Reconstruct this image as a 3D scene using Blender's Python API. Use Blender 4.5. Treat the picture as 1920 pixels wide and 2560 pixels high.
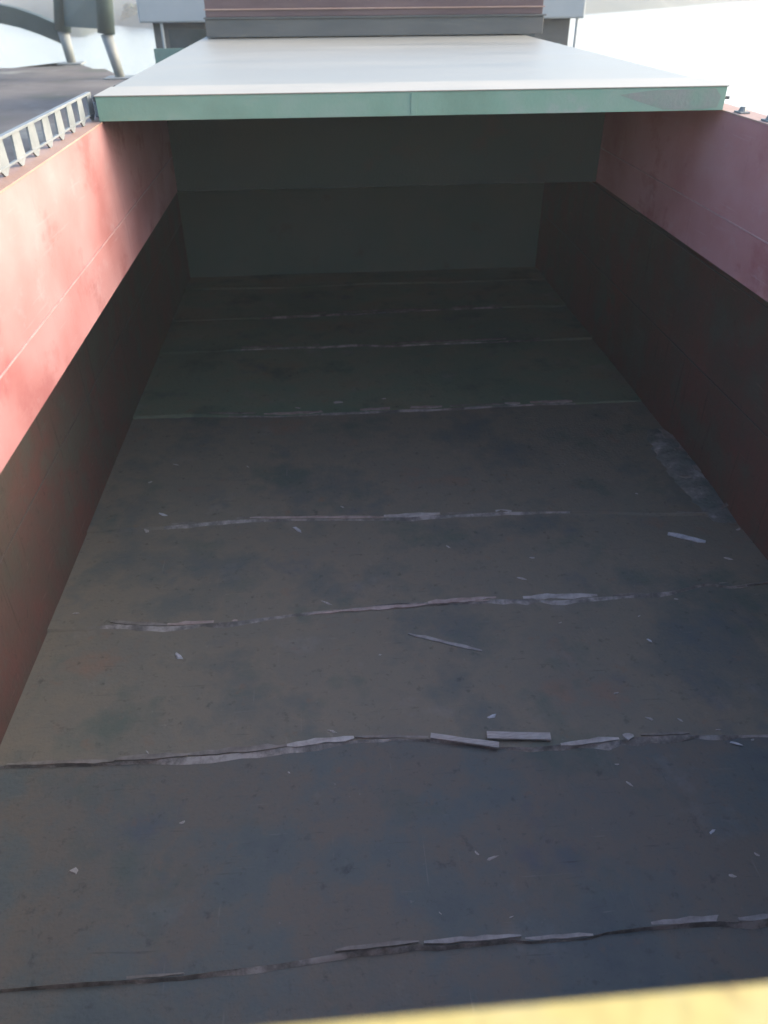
import bpy, bmesh, math, random
import numpy as np
from mathutils import Matrix, Vector

random.seed(7)
R = math.radians
for o in list(bpy.data.objects):
    bpy.data.objects.remove(o)
scene = bpy.context.scene
COL = scene.collection

# ------------------------------------------------------------------ camera, light, exposure
EYE = 6.0                                   # eye height above the hold floor, metres
YAW, PITCH, ROLL = R(4.3), R(34.7), R(-0.44)
FWD = Vector((math.sin(YAW) * math.cos(PITCH), math.cos(YAW) * math.cos(PITCH), -math.sin(PITCH)))
RT0 = Vector((math.cos(YAW), -math.sin(YAW), 0))
UP0 = RT0.cross(FWD)
RT = RT0 * math.cos(ROLL) + UP0 * math.sin(ROLL)
UP = UP0 * math.cos(ROLL) - RT0 * math.sin(ROLL)
cam_d = bpy.data.cameras.new('camera')
cam = bpy.data.objects.new('camera', cam_d)
COL.objects.link(cam)
m = Matrix.Identity(4)
for i in range(3):
    m[i][0], m[i][1], m[i][2] = RT[i], UP[i], -FWD[i]
m[2][3] = EYE
cam.matrix_world = m
cam_d.sensor_fit = 'VERTICAL'
cam_d.sensor_height = 36
cam_d.lens = 27
cam_d.clip_end = 3000
cam_d.clip_start = 0.05
cam_d.dof.use_dof = True
cam_d.dof.focus_distance = 7.0
cam_d.dof.aperture_fstop = 1.1
scene.camera = cam
scene.render.resolution_x, scene.render.resolution_y = 768, 1024

SUN_EL, SUN_AZ = R(20), R(84)               # low, hazy, from the right
world = bpy.data.worlds.new('World')
scene.world = world
world.use_nodes = True
nt = world.node_tree
bg = nt.nodes['Background']
sky = nt.nodes.new('ShaderNodeTexSky')
sky.sky_type = 'NISHITA'
sky.sun_disc = False
sky.sun_elevation = SUN_EL
sky.sun_rotation = SUN_AZ
sky.air_density = 1.0
sky.dust_density = 4.0
sky.ozone_density = 1.5
nt.links.new(sky.outputs[0], bg.inputs[0])
bg.inputs[1].default_value = 0.15

sun_d = bpy.data.lights.new('sun', 'SUN')
sun_d.energy = 0.5
sun_d.angle = R(42)
sun_d.color = (1, 0.99, 0.985)
sun = bpy.data.objects.new('sun', sun_d)
COL.objects.link(sun)
sd = Vector((math.sin(SUN_AZ) * math.cos(SUN_EL), math.cos(SUN_AZ) * math.cos(SUN_EL), math.sin(SUN_EL)))
sun.rotation_euler = sd.to_track_quat('Z', 'Y').to_euler()
sun.location = (60, 0, 40)

scene.view_settings.view_transform = 'Standard'
scene.view_settings.look = 'None'
scene.view_settings.gamma = 1
scene.view_settings.exposure = 2.3


def at(x, y, d):
    """point on the level plane d metres below the eye that the photograph shows at pixel x, y"""
    r = FWD * 1920 + RT * (x - 960) - UP * (y - 1280)
    r = r * (d / -r.z)
    return Vector((r.x, r.y, EYE - d))


def at_y(x, y, yy):
    r = FWD * 1920 + RT * (x - 960) - UP * (y - 1280)
    r = r * (yy / r.y)
    return Vector((r.x, r.y, EYE + r.z))


# ------------------------------------------------------------------ materials
def mat(name, stops, scale=1.5, detail=6, rough=0.7, bump=0.15, bscale=30, spec=0.3, metal=0,
        stretch=(1, 1, 1), speck=None, coords='Object', noise_rough=0.6, rvar=0.12, scratch=None):
    """stops: list of (pos, colour) over a noise; speck: (colour, scale, threshold, amount)"""
    mt = bpy.data.materials.new(name)
    mt.use_nodes = True
    n = mt.node_tree.nodes
    l = mt.node_tree.links
    b = n['Principled BSDF']
    tc = n.new('ShaderNodeTexCoord')
    mp = n.new('ShaderNodeMapping')
    mp.inputs['Scale'].default_value = stretch
    l.new(tc.outputs[coords], mp.inputs[0])
    no = n.new('ShaderNodeTexNoise')
    no.inputs['Scale'].default_value = scale
    no.inputs['Detail'].default_value = detail
    no.inputs['Roughness'].default_value = noise_rough
    l.new(mp.outputs[0], no.inputs['Vector'])
    cr = n.new('ShaderNodeValToRGB')
    el = cr.color_ramp.elements
    while len(el) > 1:
        el.remove(el[-1])
    el[0].position = stops[0][0]
    el[0].color = (*stops[0][1], 1)
    for p, c in stops[1:]:
        e = el.new(p)
        e.color = (*c, 1)
    l.new(no.outputs['Fac'], cr.inputs[0])
    out = cr.outputs[0]
    if speck:
        for (c, sc, th, am) in speck:
            s = n.new('ShaderNodeTexNoise')
            s.inputs['Scale'].default_value = sc
            s.inputs['Detail'].default_value = 5
            s.inputs['Roughness'].default_value = 0.65
            l.new(mp.outputs[0], s.inputs['Vector'])
            mr = n.new('ShaderNodeMapRange')
            mr.inputs['From Min'].default_value = th
            mr.inputs['From Max'].default_value = th + 0.12
            mr.inputs['To Max'].default_value = am
            l.new(s.outputs['Fac'], mr.inputs['Value'])
            mx = n.new('ShaderNodeMix')
            mx.data_type = 'RGBA'
            l.new(mr.outputs[0], mx.inputs['Factor'])
            l.new(out, mx.inputs['A'])
            mx.inputs['B'].default_value = (*c, 1)
            out = mx.outputs['Result']
    for (c, sc, rot, th, am) in (scratch or ()):
        m2 = n.new('ShaderNodeMapping')
        m2.inputs['Scale'].default_value = sc
        m2.inputs['Rotation'].default_value = (0, 0, R(rot))
        l.new(tc.outputs[coords], m2.inputs[0])
        s = n.new('ShaderNodeTexNoise')
        s.inputs['Scale'].default_value = 1
        s.inputs['Detail'].default_value = 4
        s.inputs['Roughness'].default_value = 0.6
        s.inputs['Distortion'].default_value = 0.3
        l.new(m2.outputs[0], s.inputs['Vector'])
        mr = n.new('ShaderNodeMapRange')
        mr.inputs['From Min'].default_value = th
        mr.inputs['From Max'].default_value = th + 0.1
        mr.inputs['To Max'].default_value = am
        l.new(s.outputs['Fac'], mr.inputs['Value'])
        mx = n.new('ShaderNodeMix')
        mx.data_type = 'RGBA'
        l.new(mr.outputs[0], mx.inputs['Factor'])
        l.new(out, mx.inputs['A'])
        mx.inputs['B'].default_value = (*c, 1)
        out = mx.outputs['Result']
    l.new(out, b.inputs['Base Color'])
    b.inputs['Metallic'].default_value = metal
    b.inputs['Specular IOR Level'].default_value = spec
    f = n.new('ShaderNodeTexNoise')
    f.inputs['Scale'].default_value = bscale
    f.inputs['Detail'].default_value = 6
    l.new(mp.outputs[0], f.inputs['Vector'])
    rr = n.new('ShaderNodeMapRange')
    rr.inputs['To Min'].default_value = max(0.05, rough - rvar)
    rr.inputs['To Max'].default_value = min(1, rough + rvar)
    l.new(no.outputs['Fac'], rr.inputs['Value'])
    l.new(rr.outputs[0], b.inputs['Roughness'])
    if bump:
        bp = n.new('ShaderNodeBump')
        bp.inputs['Strength'].default_value = bump
        bp.inputs['Distance'].default_value = 0.02
        l.new(f.outputs['Fac'], bp.inputs['Height'])
        l.new(bp.outputs[0], b.inputs['Normal'])
    return mt


M = {}
FSPECK = [((0.268, 0.257, 0.237), 1.1, 0.60, 0.45), ((0.087, 0.128, 0.109), 0.7, 0.55, 0.6), ((0.103, 0.123, 0.147), 0.9, 0.60, 0.6),
          ((0.340, 0.319, 0.266), 16, 0.66, 0.5), ((0.051, 0.054, 0.052), 9, 0.60, 0.5), ((0.247, 0.150, 0.100), 3.5, 0.62, 0.5),
          ((0.051, 0.051, 0.049), 40, 0.62, 0.5)]
FSCR = [((0.350, 0.340, 0.314), (1.6, 30, 1), 24, 0.68, 0.5), ((0.062, 0.062, 0.062), (2.2, 26, 1), -31, 0.64, 0.4), ((0.309, 0.298, 0.266), (22, 1.1, 1), 12, 0.68, 0.5)]
M['floor'] = mat('worn_floor_steel', [(0.30, (0.116, 0.136, 0.140)), (0.41, (0.158, 0.159, 0.138)), (0.50, (0.217, 0.192, 0.149)),
                                      (0.58, (0.195, 0.182, 0.149)), (0.70, (0.248, 0.170, 0.125))],
                 scale=0.6, detail=10, rough=0.72, bump=0.4, bscale=26, noise_rough=0.66, spec=0.2, speck=FSPECK, scratch=FSCR)
M['floor_near_shade'] = mat('shade_blue_grey_floor_steel', [(0.30, (0.087, 0.108, 0.121)), (0.43, (0.118, 0.137, 0.136)), (0.52, (0.156, 0.141, 0.121)),  # near plates: shade by the near coaming put into a darker floor colour
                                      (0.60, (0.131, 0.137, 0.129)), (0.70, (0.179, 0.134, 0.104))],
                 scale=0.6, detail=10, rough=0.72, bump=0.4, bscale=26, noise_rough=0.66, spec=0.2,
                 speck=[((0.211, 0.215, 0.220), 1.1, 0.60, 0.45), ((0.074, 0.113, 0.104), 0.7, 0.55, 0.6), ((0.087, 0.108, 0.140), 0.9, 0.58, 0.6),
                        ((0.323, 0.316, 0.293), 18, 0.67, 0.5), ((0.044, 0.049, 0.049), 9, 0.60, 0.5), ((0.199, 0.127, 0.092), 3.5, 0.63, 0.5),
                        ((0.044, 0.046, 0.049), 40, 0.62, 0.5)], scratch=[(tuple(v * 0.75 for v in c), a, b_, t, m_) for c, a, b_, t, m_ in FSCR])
M['floor_green'] = mat('greenish_floor_steel', [(0.30, (0.141, 0.214, 0.156)), (0.45, (0.171, 0.232, 0.160)), (0.56, (0.207, 0.232, 0.159)),
                                      (0.70, (0.224, 0.200, 0.134))],
                 scale=0.5, detail=9, rough=0.72, bump=0.35, bscale=22, noise_rough=0.62, spec=0.2, speck=FSPECK, scratch=FSCR)
M['seam_edge'] = mat('worn_plate_edge', [(0.40, (0.125, 0.118, 0.108)), (0.48, (0.20, 0.185, 0.17)), (0.60, (0.40, 0.365, 0.34))], scale=2.4, rough=0.65, bump=0.4,
                     noise_rough=0.72)
M['edge_pale'] = mat('scraped_edge_pale', [(0.35, (0.30, 0.27, 0.25)), (0.6, (0.52, 0.49, 0.47))], scale=6, rough=0.6, bump=0.3)
M['edge_dull'] = mat('scraped_edge_dull', [(0.35, (0.14, 0.125, 0.11)), (0.6, (0.27, 0.245, 0.225))], scale=5, rough=0.65, bump=0.3)
M['edge_mid'] = mat('scraped_edge_mid', [(0.35, (0.19, 0.18, 0.175)), (0.6, (0.36, 0.345, 0.335))], scale=6, rough=0.65, bump=0.3)
M['edge_pink'] = mat('scraped_edge_pink', [(0.35, (0.30, 0.225, 0.20)), (0.6, (0.46, 0.38, 0.35))], scale=6, rough=0.65, bump=0.3)
M['slat'] = mat('bleached_wood', [(0.3, (0.320, 0.288, 0.262)), (0.65, (0.496, 0.464, 0.443))], scale=9, rough=0.75, bump=0.4, stretch=(1, 6, 1))
M['chip'] = mat('pale_chip', [(0.3, (0.40, 0.41, 0.44)), (0.7, (0.70, 0.72, 0.76))], scale=12, rough=0.5, bump=0.3)
M['dust'] = mat('grey_sweepings', [(0.38, (0.12, 0.14, 0.13)), (0.55, (0.19, 0.19, 0.18)), (0.68, (0.36, 0.36, 0.35))], scale=3.5, rough=0.9, bump=0.9, bscale=18)
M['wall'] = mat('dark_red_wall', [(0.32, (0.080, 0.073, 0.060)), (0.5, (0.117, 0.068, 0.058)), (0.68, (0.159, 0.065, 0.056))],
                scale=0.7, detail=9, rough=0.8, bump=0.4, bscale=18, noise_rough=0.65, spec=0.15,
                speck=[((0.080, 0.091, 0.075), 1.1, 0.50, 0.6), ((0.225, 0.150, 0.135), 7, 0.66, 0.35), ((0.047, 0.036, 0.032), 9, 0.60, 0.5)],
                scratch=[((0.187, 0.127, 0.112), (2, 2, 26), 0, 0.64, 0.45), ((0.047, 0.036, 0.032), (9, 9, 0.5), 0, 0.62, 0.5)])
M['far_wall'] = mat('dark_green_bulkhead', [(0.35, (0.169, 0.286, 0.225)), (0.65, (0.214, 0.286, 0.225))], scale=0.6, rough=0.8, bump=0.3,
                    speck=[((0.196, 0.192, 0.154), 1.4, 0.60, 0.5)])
M['end_shade_green'] = mat('shade_green_coaming', [(0.35, (0.032, 0.067, 0.051)), (0.65, (0.044, 0.068, 0.052))], scale=0.8, rough=0.8, bump=0.3,
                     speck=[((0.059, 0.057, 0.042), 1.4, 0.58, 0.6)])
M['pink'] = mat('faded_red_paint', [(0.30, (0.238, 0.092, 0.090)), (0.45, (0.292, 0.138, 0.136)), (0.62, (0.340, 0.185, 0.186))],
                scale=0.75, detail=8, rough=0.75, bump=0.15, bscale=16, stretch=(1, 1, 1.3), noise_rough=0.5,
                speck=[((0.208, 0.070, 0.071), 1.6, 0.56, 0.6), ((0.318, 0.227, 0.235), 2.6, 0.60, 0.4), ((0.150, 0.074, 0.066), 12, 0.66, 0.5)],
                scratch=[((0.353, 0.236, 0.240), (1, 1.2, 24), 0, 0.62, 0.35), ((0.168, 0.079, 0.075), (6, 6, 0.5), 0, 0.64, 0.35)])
M['flange'] = mat('orange_primer', [(0.35, (0.29, 0.175, 0.135)), (0.65, (0.33, 0.23, 0.19))], scale=2, rough=0.6, bump=0.2)
M['weld'] = mat('weld_bead', [(0.35, (0.289, 0.162, 0.157)), (0.65, (0.357, 0.221, 0.217))], scale=8, rough=0.5, bump=0.4)
M['weld_dark'] = mat('weld_bead_dark', [(0.35, (0.072, 0.061, 0.055)), (0.65, (0.094, 0.072, 0.066))], scale=8, rough=0.6, bump=0.4)
M['green'] = mat('sea_green_paint', [(0.32, (0.146, 0.238, 0.178)), (0.5, (0.171, 0.281, 0.213)), (0.68, (0.214, 0.290, 0.238))], scale=1.1, rough=0.5,
                 bump=0.12, speck=[((0.330, 0.290, 0.297), 0.9, 0.62, 0.7), ((0.136, 0.125, 0.099), 6, 0.66, 0.5)])
M['cover'] = mat('chalky_grey_white_paint', [(0.32, (0.210, 0.209, 0.184)), (0.5, (0.238, 0.232, 0.201)), (0.68, (0.265, 0.254, 0.219))], scale=0.7, rough=0.42,
                 bump=0.12, stretch=(0.4, 1.6, 1), speck=[((0.221, 0.211, 0.197), 3, 0.64, 0.4)])
M['cover_rim'] = mat('chalky_white_rim_paint', [(0.32, (0.288, 0.270, 0.225)), (0.68, (0.348, 0.320, 0.269))], scale=1.2, rough=0.5, bump=0.12,
                     speck=[((0.240, 0.210, 0.165), 5, 0.64, 0.4)])
M['rail'] = mat('white_rail_paint', [(0.35, (0.133, 0.153, 0.165)), (0.65, (0.181, 0.200, 0.212))], scale=5, rough=0.5, bump=0.15,
                speck=[((0.178, 0.162, 0.147), 8, 0.64, 0.5)])
M['stack_red'] = mat('dull_maroon_paint', [(0.35, (0.085, 0.055, 0.058)), (0.65, (0.12, 0.08, 0.082))], scale=1.5, rough=0.6, bump=0.2, stretch=(0.4, 1, 2))
M['stack_grey'] = mat('slate_grey_paint', [(0.35, (0.068, 0.073, 0.074)), (0.65, (0.095, 0.097, 0.093))], scale=1.5, rough=0.6, bump=0.2, stretch=(0.4, 1, 2))
M['yellow'] = mat('cream_yellow_paint', [(0.3, (0.371, 0.283, 0.093)), (0.5, (0.410, 0.326, 0.118)), (0.7, (0.397, 0.333, 0.186))], scale=3, rough=0.5, bump=0.15,
                  speck=[((0.238, 0.136, 0.056), 7, 0.64, 0.6)])
M['hull'] = mat('dark_hull', [(0.4, (0.05, 0.05, 0.055)), (0.6, (0.08, 0.07, 0.07))], rough=0.6)
M['deck'] = mat('grey_deck', [(0.35, (0.13, 0.13, 0.14)), (0.65, (0.2, 0.2, 0.2))], scale=1, rough=0.7)
M['barge_deck'] = mat('mottled_grey_deck', [(0.3, (0.085, 0.087, 0.073)), (0.45, (0.116, 0.105, 0.100)), (0.6, (0.146, 0.133, 0.122)), (0.7, (0.243, 0.231, 0.195))],
                      scale=0.3, rough=0.9, bump=0.3, bscale=3, spec=0.1,
                      speck=[((0.170, 0.170, 0.162), 0.5, 0.58, 0.6), ((0.043, 0.043, 0.043), 0.35, 0.58, 0.6)])
M['teal'] = mat('dark_teal_paint', [(0.35, (0.021, 0.040, 0.038)), (0.65, (0.038, 0.060, 0.056))], scale=0.8, rough=0.6)
M['leg'] = mat('grey_steel_and_leg_glare', [(0.35, (0.12, 0.14, 0.14)), (0.65, (0.2, 0.21, 0.21))], scale=1, rough=0.6)
M['bluewhite'] = mat('pale_blue_white_paint', [(0.35, (0.26, 0.29, 0.30)), (0.65, (0.29, 0.315, 0.325))], scale=1.2, rough=0.5, bump=0.05)
M['window'] = mat('dark_window_glass', [(0.4, (0.03, 0.045, 0.05)), (0.6, (0.05, 0.065, 0.07))], rough=0.15, bump=0, spec=0.5)
M['bank'] = mat('river_bank_ground', [(0.35, (0.03, 0.045, 0.04)), (0.6, (0.05, 0.062, 0.055)), (0.72, (0.12, 0.12, 0.11))], scale=0.05, rough=0.9, bump=0.5, bscale=1)
M['bush'] = mat('dark_bush_leaves', [(0.35, (0.035, 0.06, 0.05)), (0.65, (0.07, 0.10, 0.08))], scale=0.8, rough=0.8, bump=0)
M['bark'] = mat('bush_bark', [(0.4, (0.06, 0.05, 0.04)), (0.6, (0.1, 0.085, 0.07))], rough=0.9)

# rippled river water
wt = bpy.data.materials.new('river_water')
wt.use_nodes = True
n, l = wt.node_tree.nodes, wt.node_tree.links
b = n['Principled BSDF']
b.inputs['Base Color'].default_value = (0.27, 0.28, 0.265, 1)
b.inputs['Roughness'].default_value = 0.12
b.inputs['IOR'].default_value = 1.33
tc = n.new('ShaderNodeTexCoord')
w1 = n.new('ShaderNodeTexNoise')
w1.inputs['Scale'].default_value = 0.9
w1.inputs['Detail'].default_value = 5
l.new(tc.outputs['Object'], w1.inputs['Vector'])
bp = n.new('ShaderNodeBump')
bp.inputs['Strength'].default_value = 0.6
bp.inputs['Distance'].default_value = 0.25
l.new(w1.outputs['Fac'], bp.inputs['Height'])
l.new(bp.outputs[0], b.inputs['Normal'])
M['water'] = wt


# ------------------------------------------------------------------ mesh helpers
def box_bm(bm, x0, x1, y0, y1, z0, z1):
    v = [bm.verts.new(p) for p in ((x0, y0, z0), (x1, y0, z0), (x1, y1, z0), (x0, y1, z0),
                                   (x0, y0, z1), (x1, y0, z1), (x1, y1, z1), (x0, y1, z1))]
    for f in ((0, 3, 2, 1), (4, 5, 6, 7), (0, 1, 5, 4), (1, 2, 6, 5), (2, 3, 7, 6), (3, 0, 4, 7)):
        bm.faces.new([v[i] for i in f])
    return v


def tube_bm(bm, p0, p1, r0, r1=None, seg=8):
    r1 = r0 if r1 is None else r1
    p0, p1 = Vector(p0), Vector(p1)
    q = (p1 - p0).to_track_quat('Z', 'Y')
    rings = []
    for p, r in ((p0, r0), (p1, r1)):
        rings.append([bm.verts.new(p + q @ Vector((r * math.cos(2 * math.pi * i / seg), r * math.sin(2 * math.pi * i / seg), 0))) for i in range(seg)])
    for i in range(seg):
        j = (i + 1) % seg
        bm.faces.new((rings[0][i], rings[0][j], rings[1][j], rings[1][i]))
    bm.faces.new(rings[0][::-1])
    bm.faces.new(rings[1])


def link(name, bm, material, parent=None, bevel=0, smooth=False, origin=None):
    bmesh.ops.recalc_face_normals(bm, faces=bm.faces)
    if origin is not None:
        bmesh.ops.translate(bm, vec=-Vector(origin), verts=bm.verts)
    me = bpy.data.meshes.new(name)
    bm.to_mesh(me)
    bm.free()
    me.materials.append(M[material])
    if smooth:
        for p in me.polygons:
            p.use_smooth = True
    o = bpy.data.objects.new(name, me)
    COL.objects.link(o)
    if origin is not None:
        o.location = origin
    if parent:
        o.parent = parent
    if bevel:
        bv = o.modifiers.new('bevel', 'BEVEL')
        bv.width = bevel
        bv.segments = 2
        bv.limit_method = 'ANGLE'
    return o


def boxo(name, x0, x1, y0, y1, z0, z1, material, parent=None, bevel=0.006):
    bm = bmesh.new()
    box_bm(bm, x0, x1, y0, y1, z0, z1)
    return link(name, bm, material, parent, bevel)


def tag(o, label, cat, group=None):
    o['label'] = label
    o['category'] = cat
    if group:
        o['group'] = group
    return o


def empty(name, label, cat, group=None):
    o = bpy.data.objects.new(name, None)
    COL.objects.link(o)
    o.empty_display_size = 0.2
    return tag(o, label, cat, group)


def struct(o):
    o['kind'] = 'structure'
    return o


# ------------------------------------------------------------------ dimensions (metres)
XL, XR = -0.342 * EYE, 0.683 * EYE          # inner faces of the side coamings
WL, WR = -0.551 * EYE, 0.889 * EYE          # hold walls under the side decks
ZT, ZB = EYE - 0.183 * EYE, EYE - 0.414 * EYE  # coaming top and lower edge
ZD = 4.0                                    # deck level
YN, YF = 0.073 * EYE, 19.2                  # near coaming inner face, far bulkhead
YC = 1.39 * EYE                             # front edge of the hatch cover
ZC = EYE - 0.1466 * EYE                     # top of the hatch cover
SL, SR = -4.0, 6.0                          # ship's sides
WATER = -0.8

# ------------------------------------------------------------------ water and banks
bm = bmesh.new()
bmesh.ops.create_grid(bm, x_segments=2, y_segments=2, size=1500)
o = struct(link('water', bm, 'water'))
o.location = (0, 0, WATER)

DW = EYE - WATER


def bank(name, pts, rise):
    """low bank whose water line runs through the given points"""
    bm = bmesh.new()
    rows = []
    for k, (back, z) in enumerate(((-2, -0.6), (0, 0.05), (4, 0.9), (14, rise * 0.55), (45, rise), (420, rise + 2))):
        row = []
        for i, p in enumerate(pts):
            d = Vector((p.x, p.y, 0)).normalized()
            j = (random.random() - 0.5) * min(3, back * 0.2) if k > 1 else 0
            row.append(bm.verts.new((p.x + d.x * (back + j), p.y + d.y * (back + j), WATER + z + (random.random() - 0.5) * 0.5 * (k > 1))))
        rows.append(row)
    for a, c in zip(rows, rows[1:]):
        for i in range(len(pts) - 1):
            bm.faces.new((a[i], a[i + 1], c[i + 1], c[i]))
    return struct(link(name, bm, 'bank', smooth=True))


def dense(px, nsub=5):
    out = []
    for (x0, y0), (x1, y1) in zip(px, px[1:]):
        for k in range(nsub):
            t = k / nsub
            out.append(at(x0 + (x1 - x0) * t, y0 + (y1 - y0) * t, DW))
    out.append(at(*px[-1], DW))
    return out


bank('river_bank', dense([(-700, 10), (-300, 30), (0, 48), (60, 62), (150, 92), (210, 92), (280, 62), (380, 72), (505, 106), (700, 100),
                          (900, 80), (1150, 60), (1390, 44), (1460, 35), (1600, 25), (1830, 5), (2100, -8), (2600, -20)]), 4.2)

# bushes on the bank, upper left of the picture
bush_spots = [(335, 48, 'low dark bush on the far bank between the gantry and the deckhouse')]


def bush_mesh(seed):
    rnd = random.Random(seed)
    bm = bmesh.new()
    for _ in range(420):
        a, u = rnd.random() * 6.283, rnd.random()
        r = rnd.random() ** 0.4 * 2.6
        p = Vector((math.cos(a) * r * (1 - 0.4 * u), math.sin(a) * r * (1 - 0.4 * u), 0.3 + u * 2.7 + 0.5 * math.sin(a * 3)))
        q = Vector((rnd.random() - .5, rnd.random() - .5, rnd.random() - .2)).normalized().to_track_quat('Z', 'Y')
        s = 0.16 + rnd.random() * 0.22
        bm.faces.new([bm.verts.new(p + q @ Vector(c) * s) for c in ((-1, -.6, 0), (1, -.6, .2), (1, .6, 0), (-1, .6, -.2))])
    return bm


proto = []
for k in range(2):
    bmt = bmesh.new()
    for t in range(4):
        a = t * 1.7
        tube_bm(bmt, (0, 0, -0.4), (math.cos(a) * 0.9, math.sin(a) * 0.9, 1.9), 0.09, 0.03, 6)
    c = link('crown', bush_mesh(k), 'bush')
    t = link('trunk', bmt, 'bark')
    proto.append((c.data, t.data))
    bpy.data.objects.remove(c)
    bpy.data.objects.remove(t)
for i, (x, y, lb) in enumerate(bush_spots):
    e = empty('bush', lb, 'bush')
    p = at(x, y, DW - 0.9)
    e.location = p
    e.rotation_euler.z = i * 1.3
    e.scale = (1, 1, 0.75 + 0.1 * (i % 3))
    for nm, me in zip(('crown', 'trunk'), proto[i % 2]):
        c = bpy.data.objects.new(nm, me)
        COL.objects.link(c)
        c.parent = e

# ------------------------------------------------------------------ the hold: floor plates
hold_floor = bpy.data.objects.new('hold_floor', None)
COL.objects.link(hold_floor)
struct(hold_floor)

SEAMS = [
    [(0, 2480), (250, 2464), (463, 2446), (636, 2423), (839, 2391), (1047, 2368), (1060, 2374), (1301, 2354), (1312, 2360), (1481, 2348), (1496, 2339),
     (1620, 2325), (1822, 2308), (1842, 2319), (1920, 2307)],
    [(0, 1920), (289, 1911), (463, 1900), (718, 1874), (885, 1854), (960, 1851), (1076, 1854), (1244, 1872), (1330, 1876), (1545, 1857), (1573, 1850),
     (1712, 1844), (1920, 1839)],
    [(162, 1575), (289, 1564), (405, 1571), (590, 1561), (637, 1552), (746, 1539), (960, 1516), (1238, 1504), (1307, 1501), (1400, 1505), (1492, 1496),
     (1672, 1486), (1764, 1463), (1799, 1468), (1828, 1474), (1920, 1457)],
    [(250, 1332), (405, 1321), (625, 1302), (960, 1300), (1099, 1292), (1238, 1287), (1400, 1283), (1787, 1287)],
    [(466, 1040), (678, 1043), (1096, 1025), (1295, 1015), (1428, 1010)],
    [(605, 876), (798, 870), (897, 864), (977, 866), (1348, 852)],
    [(652, 797), (960, 782), (1255, 770)],
]


def seam_line(px, n=61):
    pts = sorted([at(x, y, EYE) for x, y in px], key=lambda p: p.x)
    xs = [p.x for p in pts]
    ys = [p.y for p in pts]
    X = np.linspace(WL, WR, n)
    Y = np.interp(X, xs, ys)
    return X, Y


SPAN = [(-9, 9), (-9, 9), (at(230, 1560, EYE).x, 9), (at(400, 1320, EYE).x, at(1410, 1283, EYE).x), (at(560, 1040, EYE).x, at(1430, 1010, EYE).x),
        (at(600, 875, EYE).x, at(1350, 852, EYE).x), (at(650, 797, EYE).x, at(1255, 770, EYE).x)]
DROP = [-1, -1, -1, -1, -1, -1, -1]
lines = []
X0 = np.linspace(WL, WR, 61)
lines.append(np.full(61, -0.6))
lines.append(np.full(61, 1.0) + 0.02 * np.sin(X0 * 2))
for s in SEAMS:
    lines.append(seam_line(s)[1])
for yy in (18.2,):
    lines.append(np.full(61, yy) + 0.02 * np.sin(X0 * 1.7))
lines.append(np.full(61, YF))

LIFT = [0.0, .03, .05, .035, .03, .028, .026, .026, .026, .026]
plates = []
rg = np.random.default_rng(3)
for k in range(len(lines) - 1):
    near, far = lines[k], lines[k + 1] + (0.03 if k < len(lines) - 2 else 0)
    lift = LIFT[k]
    bm = bmesh.new()
    rows = []
    wob = (np.clip(rg.normal(0.6, 0.15, 61), 0.3, 1) if k == 2 else np.clip(rg.normal(1.0, 0.35, 61), 0.3, 1.8)) * np.clip(1 + np.sin(X0 * rg.uniform(1, 2) + k), 0.35, 1.6)
    rw = 0.6 + 0.4 * np.sin(X0 * rg.uniform(1.0, 2.2) + rg.uniform(0, 6)) * np.sin(X0 * rg.uniform(3, 5) + 1)
    for t in (0, 0.02, 0.3, 0.65, 1):
        y = near + (far - near) * t
        z = lift * rw * (1 - t) ** 1.5 + 0.006 * np.sin(X0 * 1.3 + k * 2 + t * 3)
        if t == 1:
            z = z - 0.012
        rows.append([bm.verts.new((X0[i], y[i], z[i] + 0.012)) for i in range(61)])
    under = [bm.verts.new((X0[i], near[i] - 0.03 * wob[i] * (k > 1), 0.0)) for i in range(61)]
    for a, c in zip(rows, rows[1:]):
        for i in range(60):
            bm.faces.new((a[i], a[i + 1], c[i + 1], c[i]))
    for i in range(60):
        fc = bm.faces.new((under[i], under[i + 1], rows[0][i + 1], rows[0][i]))
        if k >= 2:
            xa, xb = SPAN[min(k - 2, 6)] if k - 2 < 7 else (1e9, 1e9)
            fc.material_index = 1 if (xa < X0[i] < xb and rg.random() > DROP[min(k - 2, 6)]) else 0
    p = link('floor_plate', bm, 'floor_green' if k >= 6 else 'floor_near_shade' if k <= 2 else 'floor', hold_floor)
    p.data.materials.append(M['seam_edge'])
    plates.append((p, lift * rw))
boxo('bottom_shell', SL + 0.1, SR - 0.1, -0.7, YF + 0.2, -0.5, -0.045, 'hull', hold_floor, 0)


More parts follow.
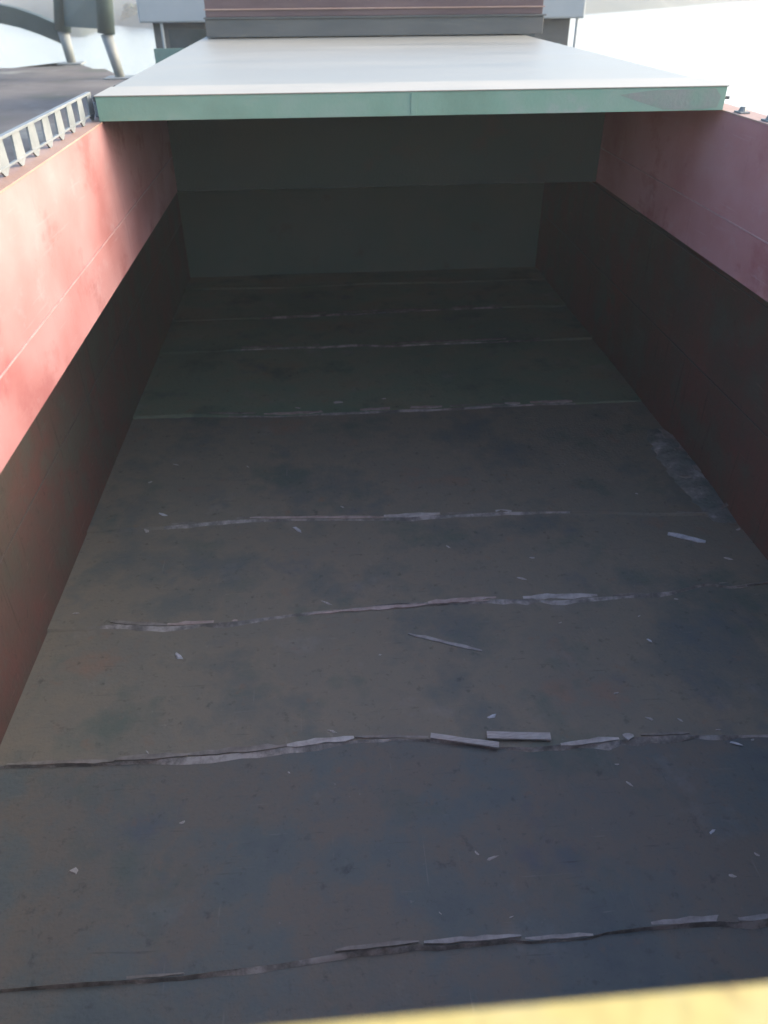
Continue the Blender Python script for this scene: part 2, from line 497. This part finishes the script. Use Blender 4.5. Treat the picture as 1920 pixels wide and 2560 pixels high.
def strip(px0, px1, w, material, plate=None, name='edge_strip', thick=0.016, lift=0.03, seed=0):
    """ragged strip on the floor between two points of the floor, w metres wide"""
    a, c = at(*px0, EYE), at(*px1, EYE)
    d = (c - a)
    ln = d.length
    d.normalize()
    nrm = Vector((-d.y, d.x, 0))
    rnd = random.Random(seed * 31 + int(px0[0]))
    straight = material == 'slat'
    nseg = 4 if straight else max(3, min(24, int(ln / 0.09)))
    bm = bmesh.new()
    top0, top1, bot0, bot1 = [], [], [], []
    mid = (a + c) / 2
    for i in range(nseg + 1):
        t = i / nseg
        taper = 1 if straight else min(1, 0.45 + 3 * t, 0.45 + 3 * (1 - t))
        h = w * taper * ((0.92 + .16 * rnd.random()) if straight else (0.7 + 0.5 * rnd.random())) / 2
        off = (rnd.random() - 0.5) * w * (0.06 if straight else 0.28)
        p = a + d * (ln * t) - mid
        for lst, s, z in ((top0, -1, thick), (top1, 1, thick), (bot0, -1, 0), (bot1, 1, 0)):
            q = p + nrm * (s * h + off)
            lst.append(bm.verts.new((q.x, q.y, z + (rnd.random() - .5) * 0.004)))
    for i in range(nseg):
        bm.faces.new((top0[i], top0[i + 1], top1[i + 1], top1[i]))
        bm.faces.new((bot0[i], bot0[i + 1], top0[i + 1], top0[i]))
        bm.faces.new((top1[i], top1[i + 1], bot1[i + 1], bot1[i]))
        bm.faces.new((bot0[i], bot1[i], bot1[i + 1], bot0[i + 1]))
    bm.faces.new((bot0[0], top0[0], top1[0], bot1[0]))
    bm.faces.new((bot0[-1], bot1[-1], top1[-1], top0[-1]))
    o = link(name, bm, material, plate)
    o.location = (mid.x, mid.y, lift)
    return o


def pxm(y):
    """metres on the floor per pixel of picture height near row y"""
    return (at(960, y - 5, EYE) - at(960, y + 5, EYE)).length / 10


# pale worn pieces of the plate edges: seam index, ends, thickness in rows, material
EDGE = [
    (0, (839, 2386), (1047, 2363), 7, 'edge_dull'), (0, (1060, 2366), (1301, 2347), 10, 'edge_mid'), (0, (1312, 2353), (1481, 2341), 9, 'edge_mid'),
    (0, (1625, 2317), (1822, 2300), 11, 'edge_mid'), (0, (1842, 2311), (1935, 2298), 10, 'edge_mid'), (0, (240, 2460), (463, 2440), 5, 'edge_dull'),
    (1, (20, 1917), (289, 1908), 6, 'edge_dull'), (1, (289, 1907), (470, 1895), 8, 'edge_dull'), (1, (470, 1893), (718, 1870), 9, 'edge_dull'),
    (1, (718, 1869), (885, 1849), 10, 'edge_pale'),
    (1, (888, 1847), (1070, 1848), 5, 'edge_dull'), (1, (1400, 1868), (1545, 1853), 9, 'edge_pale'), (1, (1556, 1848), (1582, 1846), 11, 'edge_pale'),
    (1, (1600, 1846), (1720, 1840), 4, 'edge_dull'),
    (2, (278, 1559), (420, 1567), 7, 'edge_dull'), (2, (420, 1567), (595, 1556), 8, 'edge_pink'), (2, (746, 1536), (1065, 1513), 10, 'edge_pink'),
    (2, (1070, 1512), (1240, 1499), 11, 'edge_pink'), (2, (1307, 1497), (1492, 1492), 11, 'edge_pale'), (2, (1530, 1493), (1672, 1483), 4, 'edge_dull'),
    (2, (1672, 1483), (1764, 1460), 4, 'edge_dull'), (2, (1796, 1465), (1862, 1469), 7, 'edge_dull'), (2, (1862, 1467), (1935, 1455), 5, 'edge_dull'),
    (3, (430, 1316), (625, 1298), 5, 'edge_dull'), (3, (625, 1298), (960, 1296), 5, 'edge_pink'), (3, (960, 1295), (1100, 1289), 8, 'edge_pale'),
    (3, (1105, 1288), (1235, 1284), 3, 'edge_dull'), (3, (1238, 1283), (1278, 1283), 9, 'edge_pale'), (3, (1280, 1282), (1402, 1279), 7, 'edge_pink'),
    (3, (1690, 1284), (1795, 1285), 3, 'edge_dull'),
    (4, (420, 1036), (640, 1036), 3, 'edge_dull'), (4, (660, 1038), (900, 1029), 5, 'edge_pink'), (4, (900, 1028), (1105, 1020), 6, 'edge_pink'),
    (4, (1125, 1019), (1262, 1013), 4, 'edge_dull'), (4, (1262, 1012), (1300, 1011), 6, 'edge_pale'), (4, (1325, 1010), (1430, 1007), 5, 'edge_pink'),
    (5, (605, 872), (800, 866), 4, 'edge_dull'), (5, (980, 862), (1265, 850), 4, 'edge_dull'), (5, (1300, 850), (1350, 848), 3, 'edge_dull'),
    (6, (660, 792), (900, 781), 3, 'edge_dull'), (6, (905, 780), (1080, 775), 3, 'edge_dull'), (6, (1130, 772), (1255, 766), 3, 'edge_dull'),
]
for i, (s, p0, p1, w, mm) in enumerate(EDGE):
    pl, lf = plates[s + 2]
    xm = ((at(*p0, EYE) + at(*p1, EYE)) / 2).x
    lift = float(np.interp(xm, X0, lf)) + 0.012
    strip(p0, p1, w * pxm(p0[1]) * (1.4 if s < 2 else 1), mm, pl, lift=lift - (0.002 if s < 2 else 0.012), thick=0.014, seed=i)

# loose bits on the floor
tag(strip((1668, 1340), (1762, 1360), 10 * pxm(1350), 'chip', None, 'wood_stick', 0.02, 0.03, 1),
    'pale wooden stick lying alone on the dark floor near the right wall', 'stick')
tag(strip((1076, 1850), (1246, 1874), 13 * pxm(1860), 'slat', None, 'driftwood', 0.018, 0.055, 2),
    'pale slanting wooden slat across the plate joint, under the end of a shorter slat', 'slat')
tag(strip((1216, 1852), (1374, 1856), 17 * pxm(1860), 'slat', None, 'driftwood', 0.018, 0.075, 3),
    'wide cream wooden slat overlapping the end of a slanting slat at the plate joint', 'slat')
tag(strip((1020, 1588), (1205, 1630), 7 * pxm(1610), 'edge_mid', None, 'metal_scrap', 0.006, 0.022, 4),
    'long thin grey scrap lying slantwise in the middle of the floor', 'scrap')

CHIPS = [(376, 1210, 9), (408, 1291, 14), (367, 1330, 12), (744, 1327, 18), (856, 1271, 10), (448, 1643, 22), (191, 1537, 10), (816, 1512, 14),
         (1591, 1237, 7), (1330, 1398, 12), (1304, 1450, 12), (1623, 1605, 11), (1712, 1203, 12), (1848, 1326, 12), (1819, 1401, 12), (1597, 1543, 6),
         (1539, 1738, 14), (1229, 1795, 16), (1623, 1804, 12), (1698, 1807, 10), (1793, 1830, 10), (1542, 1914, 8), (1573, 1963, 11), (1779, 2085, 14),
         (1229, 2151, 14), (1191, 2139, 7), (1828, 2198, 12), (1840, 1862, 14), (1880, 1852, 10), (1889, 2143, 9), (1278, 2299, 7), (830, 1833, 12),
         (723, 1934, 7), (457, 2060, 12), (188, 2183, 20), (370, 1888, 6), (844, 1011, 16), (960, 1001, 8), (745, 1023, 8), (1804, 1283, 14),
         (1832, 1262, 10), (1100, 2290, 6), (620, 1170, 6), (440, 1165, 8), (950, 1640, 8), (1400, 1560, 6), (1690, 1500, 6), (1120, 1370, 6)]


def chip_mesh(seed):
    rnd = random.Random(seed)
    bm = bmesh.new()
    ring = rnd.choice((5, 6, 8))
    low = [bm.verts.new((math.cos(6.283 * i / ring) * (0.28 + 0.36 * rnd.random()), math.sin(6.283 * i / ring) * (0.14 + 0.24 * rnd.random()), 0)) for i in range(ring)]
    top = [bm.verts.new((v.co.x * (0.6 + .2 * rnd.random()), v.co.y * (0.5 + .2 * rnd.random()), 0.16 + 0.1 * rnd.random())) for v in low]
    for i in range(ring):
        j = (i + 1) % ring
        bm.faces.new((low[i], low[j], top[j], top[i]))
    bm.faces.new(top)
    bm.faces.new(low[::-1])
    me = bpy.data.meshes.new('debris_chip')
    bmesh.ops.recalc_face_normals(bm, faces=bm.faces)
    bm.to_mesh(me)
    bm.free()
    return me


chip_me = []
for s in range(8):
    me = chip_mesh(s)
    me.materials.append(M['chip' if s % 2 else 'slat'] if s < 4 else M['edge_pale'])
    chip_me.append(me)


def floor_z(x, y):
    for k in range(len(lines) - 1):
        nr, fr = np.interp(x, X0, lines[k]), np.interp(x, X0, lines[k + 1])
        if nr <= y < fr:
            t = (y - nr) / (fr - nr)
            return float(np.interp(x, X0, plates[k][1])) * (1 - t) ** 1.5 + 0.012
    return 0.012


BIG = {448: 'bluish white chip lying left of centre below the third joint line', 744: 'bright pale chip just below a joint, left of the middle of the floor',
       188: 'pale blue scrap on the near left floor close to the wall', 844: 'pale chip lying just beyond the joint line, mid floor far away'}
for i, (x, y, s) in enumerate(CHIPS):
    bright = x in (408, 744, 448, 367, 844, 1779, 1229, 1623, 188, 1840, 1804)
    o = bpy.data.objects.new('debris_chip', chip_me[(i % 4) if bright else 4 + i % 4])
    COL.objects.link(o)
    p = at(x, y, EYE)
    p.x = min(max(p.x, WL + 0.06), WR - 0.06)
    k = s * pxm(y) * 0.75
    dist = math.hypot(p.y, EYE)
    k = s * dist / 1920 * 1.5
    o.location = (p.x, p.y, floor_z(p.x, p.y) + 0.004)
    o.rotation_euler.z = R(-15 + random.uniform(-50, 50))
    o.scale = (k * random.uniform(.9, 1.6), k * random.uniform(.5, 1.0), k * 0.5)
    if x in BIG:
        tag(o, BIG[x], 'chip')
    else:
        kk = max(q for q in range(len(lines)) if np.interp(p.x, X0, lines[q]) <= p.y)
        third = 'left' if p.x < WL + (WR - WL) / 3 else 'right' if p.x > WR - (WR - WL) / 3 else 'middle'
        zone = ('between the first and second floor joints', 'between the second and third floor joints', 'between the third and fourth floor joints',
                'between the fourth and fifth floor joints', 'just beyond the fifth floor joint')[min(4, max(0, kk - 2))] if kk >= 2 else 'in front of the first floor joint'
        zl = 'small pale chip %s, %s third of the hold' % (zone, third)
        tag(o, zl, 'chip', zl.replace('small pale chip', 'chips'))

# sweepings along the right wall
bm = bmesh.new()
path = [(1640, 1075), (1668, 1105), (1700, 1150), (1735, 1195), (1770, 1250), (1830, 1310)]
pp = [at(x, y, EYE) for x, y in path]
rings = []
rnd = random.Random(5)
for i in range(41):
    t = i / 40 * (len(pp) - 1)
    k = min(int(t), len(pp) - 2)
    p = pp[k].lerp(pp[k + 1], t - k)
    w = (0.2 * math.sin(math.pi * i / 40) ** 0.5 + 0.05) * (0.75 + 0.3 * rnd.random())
    hgt = 0.11 * math.sin(math.pi * i / 40) * (0.6 + .5 * rnd.random())
    x1 = WR - 0.012
    x0 = min(p.x, x1 - 0.2) - w
    row = []
    for j in range(7):
        u = j / 6
        row.append(bm.verts.new((x0 + (x1 - x0) * u, p.y + (rnd.random() - .5) * .03, 0.022 + hgt * math.sin(math.pi * (0.1 + 0.6 * u)) * (0.8 + .3 * rnd.random()) * (j > 0))))
    rings.append(row)
for a, c in zip(rings, rings[1:]):
    for j in range(6):
        bm.faces.new((a[j], a[j + 1], c[j + 1], c[j]))
heap = link('sweepings_heap', bm, 'dust', smooth=True)
for a_, b_, w_ in (((1652, 1083), (1712, 1150), 26), ((1716, 1150), (1748, 1196), 16), ((1696, 1202), (1724, 1204), 9), ((1800, 1283), (1836, 1258), 8)):
    strip(a_, b_, w_ * 0.0055, 'edge_dull', heap, 'pale_flake', 0.012, 0.075, 9)
tag(heap, 'low ragged heap of grey sweepings along the foot of the right wall', 'heap')

# ------------------------------------------------------------------ the hold: walls, decks, hull
T = 0.05
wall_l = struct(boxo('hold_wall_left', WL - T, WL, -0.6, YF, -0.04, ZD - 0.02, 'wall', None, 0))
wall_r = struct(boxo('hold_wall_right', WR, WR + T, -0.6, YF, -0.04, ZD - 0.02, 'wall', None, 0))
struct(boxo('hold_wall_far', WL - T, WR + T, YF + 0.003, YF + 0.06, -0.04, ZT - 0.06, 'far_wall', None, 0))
struct(boxo('hold_wall_near', WL - T, WR + T, -0.68, -0.62, -0.04, ZD - 0.02, 'wall', None, 0))
for w_, x, s in ((wall_l, WL, 1), (wall_r, WR, -1)):
    for zz in (1.35, 2.7):
        bm = bmesh.new()
        tube_bm(bm, (x + s * 0.002, -0.5, zz), (x + s * 0.002, YF - 0.05, zz), 0.01, None, 6)
        link('weld_seam', bm, 'weld_dark', w_)
struct(boxo('side_deck_left', SL, XL - 0.03, -3.0, 26, ZD - 0.015, ZD, 'deck', None, 0))
struct(boxo('side_deck_right', XR + 0.03, SR, -3.0, 26, ZD - 0.015, ZD, 'deck', None, 0))
struct(boxo('deck_near', XL - 0.028, XR + 0.028, -3.0, YN - 0.05, ZD - 0.015, ZD, 'deck', None, 0))
struct(boxo('deck_far', XL - 0.028, XR + 0.028, YF + 0.08, 26, ZD - 0.015, ZD, 'deck', None, 0))
struct(boxo('ship_side_left', SL - 0.02, SL, -3.0, 26, WATER - 0.6, ZD, 'hull', None, 0))
struct(boxo('ship_side_right', SR, SR + 0.02, -3.0, 26, WATER - 0.6, ZD, 'hull', None, 0))

# ------------------------------------------------------------------ side coamings
for side, x, s in (('left', XL, -1), ('right', XR, 1)):
    e = empty('side_coaming', 'faded pink red steel coaming along the %s side of the hold' % side, 'coaming')
    e.location = (x, 9, ZB)
    a, c = sorted((x, x + s * 0.025))

    def child(o):
        o.location -= Vector((x, 9, ZB))
        return o
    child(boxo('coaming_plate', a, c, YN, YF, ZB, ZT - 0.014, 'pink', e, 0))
    a, c = sorted((x - s * 0.006, x + s * 0.24))
    child(boxo('top_flange', a, c, YN - 0.2, YF, ZT - 0.014, ZT, 'flange', e, 0.004))
    bm = bmesh.new()
    tube_bm(bm, (x - s * 0.002, YN + 0.1, EYE - 0.337 * EYE), (x - s * 0.002, YF - 0.1, EYE - 0.337 * EYE), 0.008, None, 6)
    child(link('weld_seam', bm, 'weld', e))
    # stays outside, between deck and flange
    for k in range(9):
        yy = 1.2 + k * 2.0
        bm = bmesh.new()
        pts = ((x + s * 0.03, ZD + 0.002), (x + s * 0.22, ZD + 0.002), (x + s * 0.2, ZT - 0.018), (x + s * 0.03, ZT - 0.018))
        f0 = [bm.verts.new((px, yy, pz)) for px, pz in pts]
        f1 = [bm.verts.new((px, yy + 0.012, pz)) for px, pz in pts]
        bm.faces.new(f0)
        bm.faces.new(f1[::-1])
        for i in range(4):
            bm.faces.new((f0[i], f0[(i + 1) % 4], f1[(i + 1) % 4], f1[i]))
        child(link('stay', bm, 'pink', e))

# near coaming with the yellow top in the foreground
e = empty('end_coaming', 'cream yellow painted coaming top along the bottom edge of the view', 'coaming')
boxo('top_flange', XL - 0.22, XR + 0.22, YN - 0.30, YN, ZT - 0.004, ZT + 0.012, 'yellow', e, 0.005)
boxo('coaming_plate', XL, XR, YN - 0.03, YN - 0.005, ZB, ZT - 0.006, 'pink', e, 0)

e = empty('end_coaming', 'added dark green coaming standing in for the shade deep under the hatch cover', 'coaming')
boxo('coaming_plate', XL + 0.005, XR - 0.005, 11.9, 11.93, ZB + 0.002, ZT - 0.02, 'end_shade_green', e, 0.004)  # dark sheet added to hide the lit coaming sides and stand for shade

# lugs on the right coaming top
for (x, y, lb) in ((1833, 283, 'small grey steel lug on the right coaming top next to the hatch cover'),
                   (1902, 304, 'small grey steel lug on the right coaming top nearest the picture edge')):
    p = at(x, y, EYE - ZT)
    e = empty('lug', lb, 'lug')
    e.location = (XR + 0.08, p.y, ZT + 0.001)
    bm = bmesh.new()
    box_bm(bm, -0.05, 0.05, -0.07, 0.07, 0, 0.015)
    link('base_plate', bm, 'leg', e, 0.003)
    bm = bmesh.new()
    tube_bm(bm, (0, 0, 0.016), (0, 0, 0.055), 0.04, 0.025, 10)
    link('pin', bm, 'leg', e)

# ------------------------------------------------------------------ rail beside the left coaming
e = empty('guard_rail', 'low white two bar rail with flat posts on the left coaming top', 'railing')
xr = -0.36 * EYE
e.location = (xr, 6, ZT)
zt, zl = EYE - 0.144 * EYE, EYE - 0.1745 * EYE
ye = 8.5


def rail_child(o):
    o.location -= Vector((xr, 6, ZT))
    return o


rail_child(boxo('top_bar', xr - 0.022, xr + 0.022, 1.0, ye, zt - 0.012, zt + 0.008, 'rail', e, 0.004))
rail_child(boxo('lower_bar', xr - 0.012, xr + 0.012, 1.0, ye, zl - 0.008, zl + 0.008, 'rail', e, 0.003))
pys = []
for (x, y) in ((7, 433), (59, 410), (102, 381), (140, 349), (176, 322), (210, 300)):
    pys.append(at(x, y, EYE - ZT - 0.01).y)
print('posts', pys)
y = ye - 0.03
k = 0
while y > 1.1:
    bm = bmesh.new()
    w0, w1 = 0.022, 0.10
    prof = ((-w0, ZT + 0.001), (w0, ZT + 0.001), (w1, zl), (w1 * 0.8, zt - 0.014), (-w1 * 0.8, zt - 0.014), (-w1, zl))
    f0 = [bm.verts.new((xr - 0.008, y + a, z)) for a, z in prof]
    f1 = [bm.verts.new((xr + 0.008, y + a, z)) for a, z in prof]
    bm.faces.new(f0)
    bm.faces.new(f1[::-1])
    for i in range(6):
        bm.faces.new((f0[i], f0[(i + 1) % 6], f1[(i + 1) % 6], f1[i]))
    rail_child(link('post', bm, 'rail', e))
    y -= 0.37
    k += 1

# ------------------------------------------------------------------ hatch cover over the far part of the hold
e = empty('hatch_cover', 'flat chalk white hatch cover with a sea green front edge over the far hold', 'hatch cover')
x0, x1, y1 = XL - 0.015, XR - 0.03, 19.4
e.location = (1, YC, ZT)


def cov(o):
    o.location -= Vector((1, YC, ZT))
    return o


xm = 0.95
cov(boxo('front_edge', x0, xm - 0.006, YC, YC + 0.03, ZT + 0.004, ZC - 0.006, 'green', e, 0.004))
cov(boxo('front_edge', xm + 0.006, x1, YC, YC + 0.03, ZT + 0.004, ZC - 0.006, 'green', e, 0.004))
cov(boxo('joint_strip', xm - 0.03, xm + 0.03, YC - 0.006, YC - 0.001, ZT + 0.006, ZC - 0.01, 'green', e, 0.002))
cov(boxo('edge_rim', x0 - 0.01, x1 + 0.015, YC - 0.008, YC + 0.75, ZC - 0.005, ZC + 0.006, 'cover_rim', e, 0.004))
cov(boxo('top_plate', x0 - 0.01, x1 + 0.015, YC + 0.753, y1, ZC - 0.02, ZC - 0.008, 'cover', e, 0.003))
cov(boxo('underside', x0 + 0.02, x1 - 0.02, YC + 0.034, y1 - 0.05, ZT + 0.03, ZT + 0.05, 'hull', e, 0))
cov(boxo('side_plate', x0 - 0.006, x0 + 0.018, YC + 0.033, y1 - 0.02, ZT + 0.004, ZC - 0.022, 'cover', e, 0))
cov(boxo('side_plate', x1 - 0.018, x1 + 0.006, YC + 0.033, y1 - 0.02, ZT + 0.004, ZC - 0.022, 'cover', e, 0))
cov(boxo('end_bracket', x1 + 0.007, x1 + 0.05, YC + 0.01, YC + 0.06, ZT + 0.10, ZT + 0.125, 'stack_grey', e, 0.003))
# worn grey pink patch near the right end of the green edge
bm = bmesh.new()
wp = [(2.98, .155), (3.3, .19), (3.95, .20), (4.02, .13), (4.0, .03), (3.72, .012), (3.45, .02), (3.2, .09)]
f0 = [bm.verts.new((px, YC - 0.0005, ZT + pz)) for px, pz in wp]
f1 = [bm.verts.new((px, YC - 0.002, ZT + pz)) for px, pz in wp]
bm.faces.new(f0)
bm.faces.new(f1[::-1])
for i in range(8):
    bm.faces.new((f0[i], f0[(i + 1) % 8], f1[(i + 1) % 8], f1[i]))
M['worn'] = mat('worn_primer', [(0.35, (0.165, 0.24, 0.19)), (0.5, (0.19, 0.225, 0.195)), (0.7, (0.225, 0.215, 0.205))], scale=3, rough=0.6)
o = cov(link('worn_patch', bm, 'worn', e))
o['label'] = 'grey pink worn patch in the green paint'
# small clamps on the left edge of the cover
for k, (yy, lb) in enumerate(((YC + 0.55, 'small grey hinge block on the left edge of the white hatch cover, nearer one'),
                              (YC + 1.5, 'small grey hinge block on the left edge of the white hatch cover, farther one'))):
    ob = empty('hinge_block', lb, 'hinge')
    ob.location = (x0 - 0.07, yy, ZT + 0.001)
    bm = bmesh.new()
    box_bm(bm, -0.045, 0.045, -0.22, 0.22, 0, 0.13)
    link('block', bm, 'rail', ob, 0.01)
    bm = bmesh.new()
    tube_bm(bm, (0, -0.26, 0.16), (0, 0.26, 0.16), 0.028, None, 10)
    link('hinge_pin', bm, 'stack_grey', ob)

# ------------------------------------------------------------------ stacked covers beyond
pa, pb = at(515, 98, EYE - ZC), at(1350, 85, EYE - ZC)
ys = (pa.y + pb.y) / 2
sx0, sx1 = pa.x, pb.x
e = empty('stacked_cover', 'slate grey hatch cover lying on the white cover, lower one of the stack', 'hatch cover')
e.location = (1.2, ys, ZC)
z1 = at_y(960, 44, ys).z
z2 = at_y(960, 20, ys).z


def stk(o):
    o.location -= Vector(e.location)
    return o


stk(boxo('side_plate', sx0, sx1, ys, ys + 2.2, ZC + 0.012, z1, 'stack_grey', e, 0.01))
stk(boxo('lip', sx0 - 0.02, sx1 + 0.04, ys - 0.03, ys + 2.2, z1 + 0.002, z1 + 0.03, 'stack_grey', e, 0.005))
e = empty('stacked_cover', 'dull maroon hatch cover lying on the slate grey one at the top centre', 'hatch cover')
e.location = (1.2, ys, z1 + 0.033)
stk(boxo('side_plate', sx0 + 0.02, sx1 - 0.03, ys + 0.01, ys + 2.2, z1 + 0.033, z1 + 0.85, 'stack_red', e, 0.01))
stk(boxo('side_band', sx0, sx1, ys - 0.02, ys + 0.008, z2 - 0.01, z2 + 0.012, 'flange', e, 0.004))

# ------------------------------------------------------------------ pale deckhouse at the far end of the ship
e = empty('deckhouse', 'pale blue white deckhouse behind the stacked covers at the far end of the ship', 'deckhouse')
yd = 22.0
p0, p1 = at_y(345, 40, yd), at_y(1462, 40, yd)
zb = at_y(440, 57, yd).z
e.location = (1.2, yd, ZD)
rx0, rx1 = p0.x, p1.x


stk(boxo('canopy', rx0, rx1, yd, yd + 3.2, zb, zb + 1.0, 'bluewhite', e, 0.04))
stk(boxo('house_wall', rx0 + 0.25, rx1 - 0.25, yd + 0.35, yd + 3.0, ZD + 0.003, zb - 0.003, 'stack_grey', e, 0.01))
for xx in (rx0 + 0.5, sx0 - 0.35, sx1 + 0.3, rx1 - 0.15):
    bm = bmesh.new()
    tube_bm(bm, (xx, yd + 0.1, ZD + 0.003), (xx, yd + 0.1, zb - 0.002), 0.035, None, 10)
    stk(link('post', bm, 'bluewhite', e))
for k in range(6):
    xx = rx0 + 0.5 + k * (rx1 - rx0 - 1) / 6
    stk(boxo('window', xx + 0.1, xx + 1.0, yd + 0.338, yd + 0.347, zb - 0.8, zb - 0.15, 'window', e, 0))

# ------------------------------------------------------------------ barge moored on the left, with its gantry
DB = 2.6
zbd = EYE - DB
edge = [at(-420, 172, DB), at(-120, 172, DB), at(20, 170, DB), at(160, 165, DB), at(172, 152, DB), at(200, 160, DB), at(234, 172, DB), at(262, 172, DB),
        at(300, 190, DB), at(330, 203, DB)]
outl = [Vector((p.x, p.y, 0)) for p in edge]
outl.append(Vector((-4.7, 24, 0)))
outl += [Vector((-4.5, 15, 0)), Vector((-4.5, -8, 0)), Vector((outl[0].x, -8, 0))]
e = empty('moored_barge', 'grey barge with a mottled flat deck moored on the left beyond the rail', 'barge')
e.location = (-12, 10, zbd)


def prism(name, pts, z0, z1, material, parent):
    bm = bmesh.new()
    lo = [bm.verts.new((p.x, p.y, z0)) for p in pts]
    hi = [bm.verts.new((p.x, p.y, z1)) for p in pts]
    bm.faces.new(hi)
    bm.faces.new(lo[::-1])
    for i in range(len(pts)):
        j = (i + 1) % len(pts)
        bm.faces.new((lo[i], lo[j], hi[j], hi[i]))
    bmesh.ops.triangulate(bm, faces=[f for f in bm.faces if len(f.verts) > 4])
    return link(name, bm, material, parent)


stk(prism('hull', outl, WATER - 0.5, zbd - 0.02, 'hull', e))
stk(prism('deck', outl, zbd - 0.018, zbd, 'barge_deck', e))
g = empty('gantry', 'dark teal steel frame on two leaning legs standing on the grey barge', 'gantry')
b1, b2 = at(180, 160, DB), at(302, 196, DB)
g.location = b1
e = g
yy = b1.y - 0.3
t1 = at_y(150, -120, yy)
t2 = at_y(250, -120, b2.y)
for bb, kk, tt, w in ((b1, at_y(158, 78, b1.y), at_y(148, -120, b1.y), 0.30), (b2, at_y(266, 84, b2.y), at_y(250, -120, b2.y), 0.27)):
    bm = bmesh.new()
    tube_bm(bm, kk, tt, w, w, 10)
    stk(link('upper_leg', bm, 'teal', e, smooth=True))
    bm = bmesh.new()
    tube_bm(bm, bb + Vector((0, 0, 0.002)), kk, w * 0.55, w * 0.7, 10)
    stk(link('leg', bm, 'leg', e, smooth=True))  # lower leg paler than the upper: glare put into its colour
    stk(boxo('foot_plate', bb.x - 0.45, bb.x + 0.45, bb.y - 0.45, bb.y + 0.45, bb.z + 0.002, bb.z + 0.05, 'leg', e, 0.01))
bm = bmesh.new()
bp_ = [at_y(x, y, b1.y + 0.5) for x, y in ((-160, 30), (-80, 28), (0, 34), (50, 45), (100, 62), (160, 88))]
f0 = []
for p in bp_:
    f0.append([bm.verts.new(p + Vector((0, dy, dz))) for dy, dz in ((-.3, -.3), (.3, -.3), (.3, .32), (-.3, .32))])
for a, c in zip(f0, f0[1:]):
    for q in range(4):
        bm.faces.new((a[q], a[(q + 1) % 4], c[(q + 1) % 4], c[q]))
bm.faces.new(f0[0])
bm.faces.new(f0[-1][::-1])
stk(link('boom', bm, 'teal', e))
q1, q2 = at_y(160, 66, b1.y), at_y(282, 74, b2.y)
bm = bmesh.new()
quad = [(q1, 0), (q2, 0), (at_y(262, -60, b2.y), 0), (at_y(150, -60, b1.y), 0)]
f0 = [bm.verts.new(p + Vector((0, -0.06, 0))) for p, _ in quad]
f1 = [bm.verts.new(p + Vector((0, 0.06, 0))) for p, _ in quad]
bm.faces.new(f0)
bm.faces.new(f1[::-1])
for i in range(4):
    bm.faces.new((f0[i], f0[(i + 1) % 4], f1[(i + 1) % 4], f1[i]))
stk(link('side_panel', bm, 'teal', e))

# ------------------------------------------------------------------ morning haze over the river
bm = bmesh.new()
box_bm(bm, -420, 420, -60, 700, WATER - 2.5, 12)
hz = bpy.data.materials.new('haze')
hz.use_nodes = True
hn = hz.node_tree.nodes
for q in list(hn):
    if q.type == 'BSDF_PRINCIPLED':
        hn.remove(q)
pv = hn.new('ShaderNodeVolumePrincipled')
pv.inputs['Color'].default_value = (0.93, 0.95, 0.95, 1)
pv.inputs['Density'].default_value = 0.0014
hz.node_tree.links.new(pv.outputs[0], hn['Material Output'].inputs['Volume'])
M['haze'] = hz
hb = link('haze', bm, 'haze')
hb['kind'] = 'stuff'
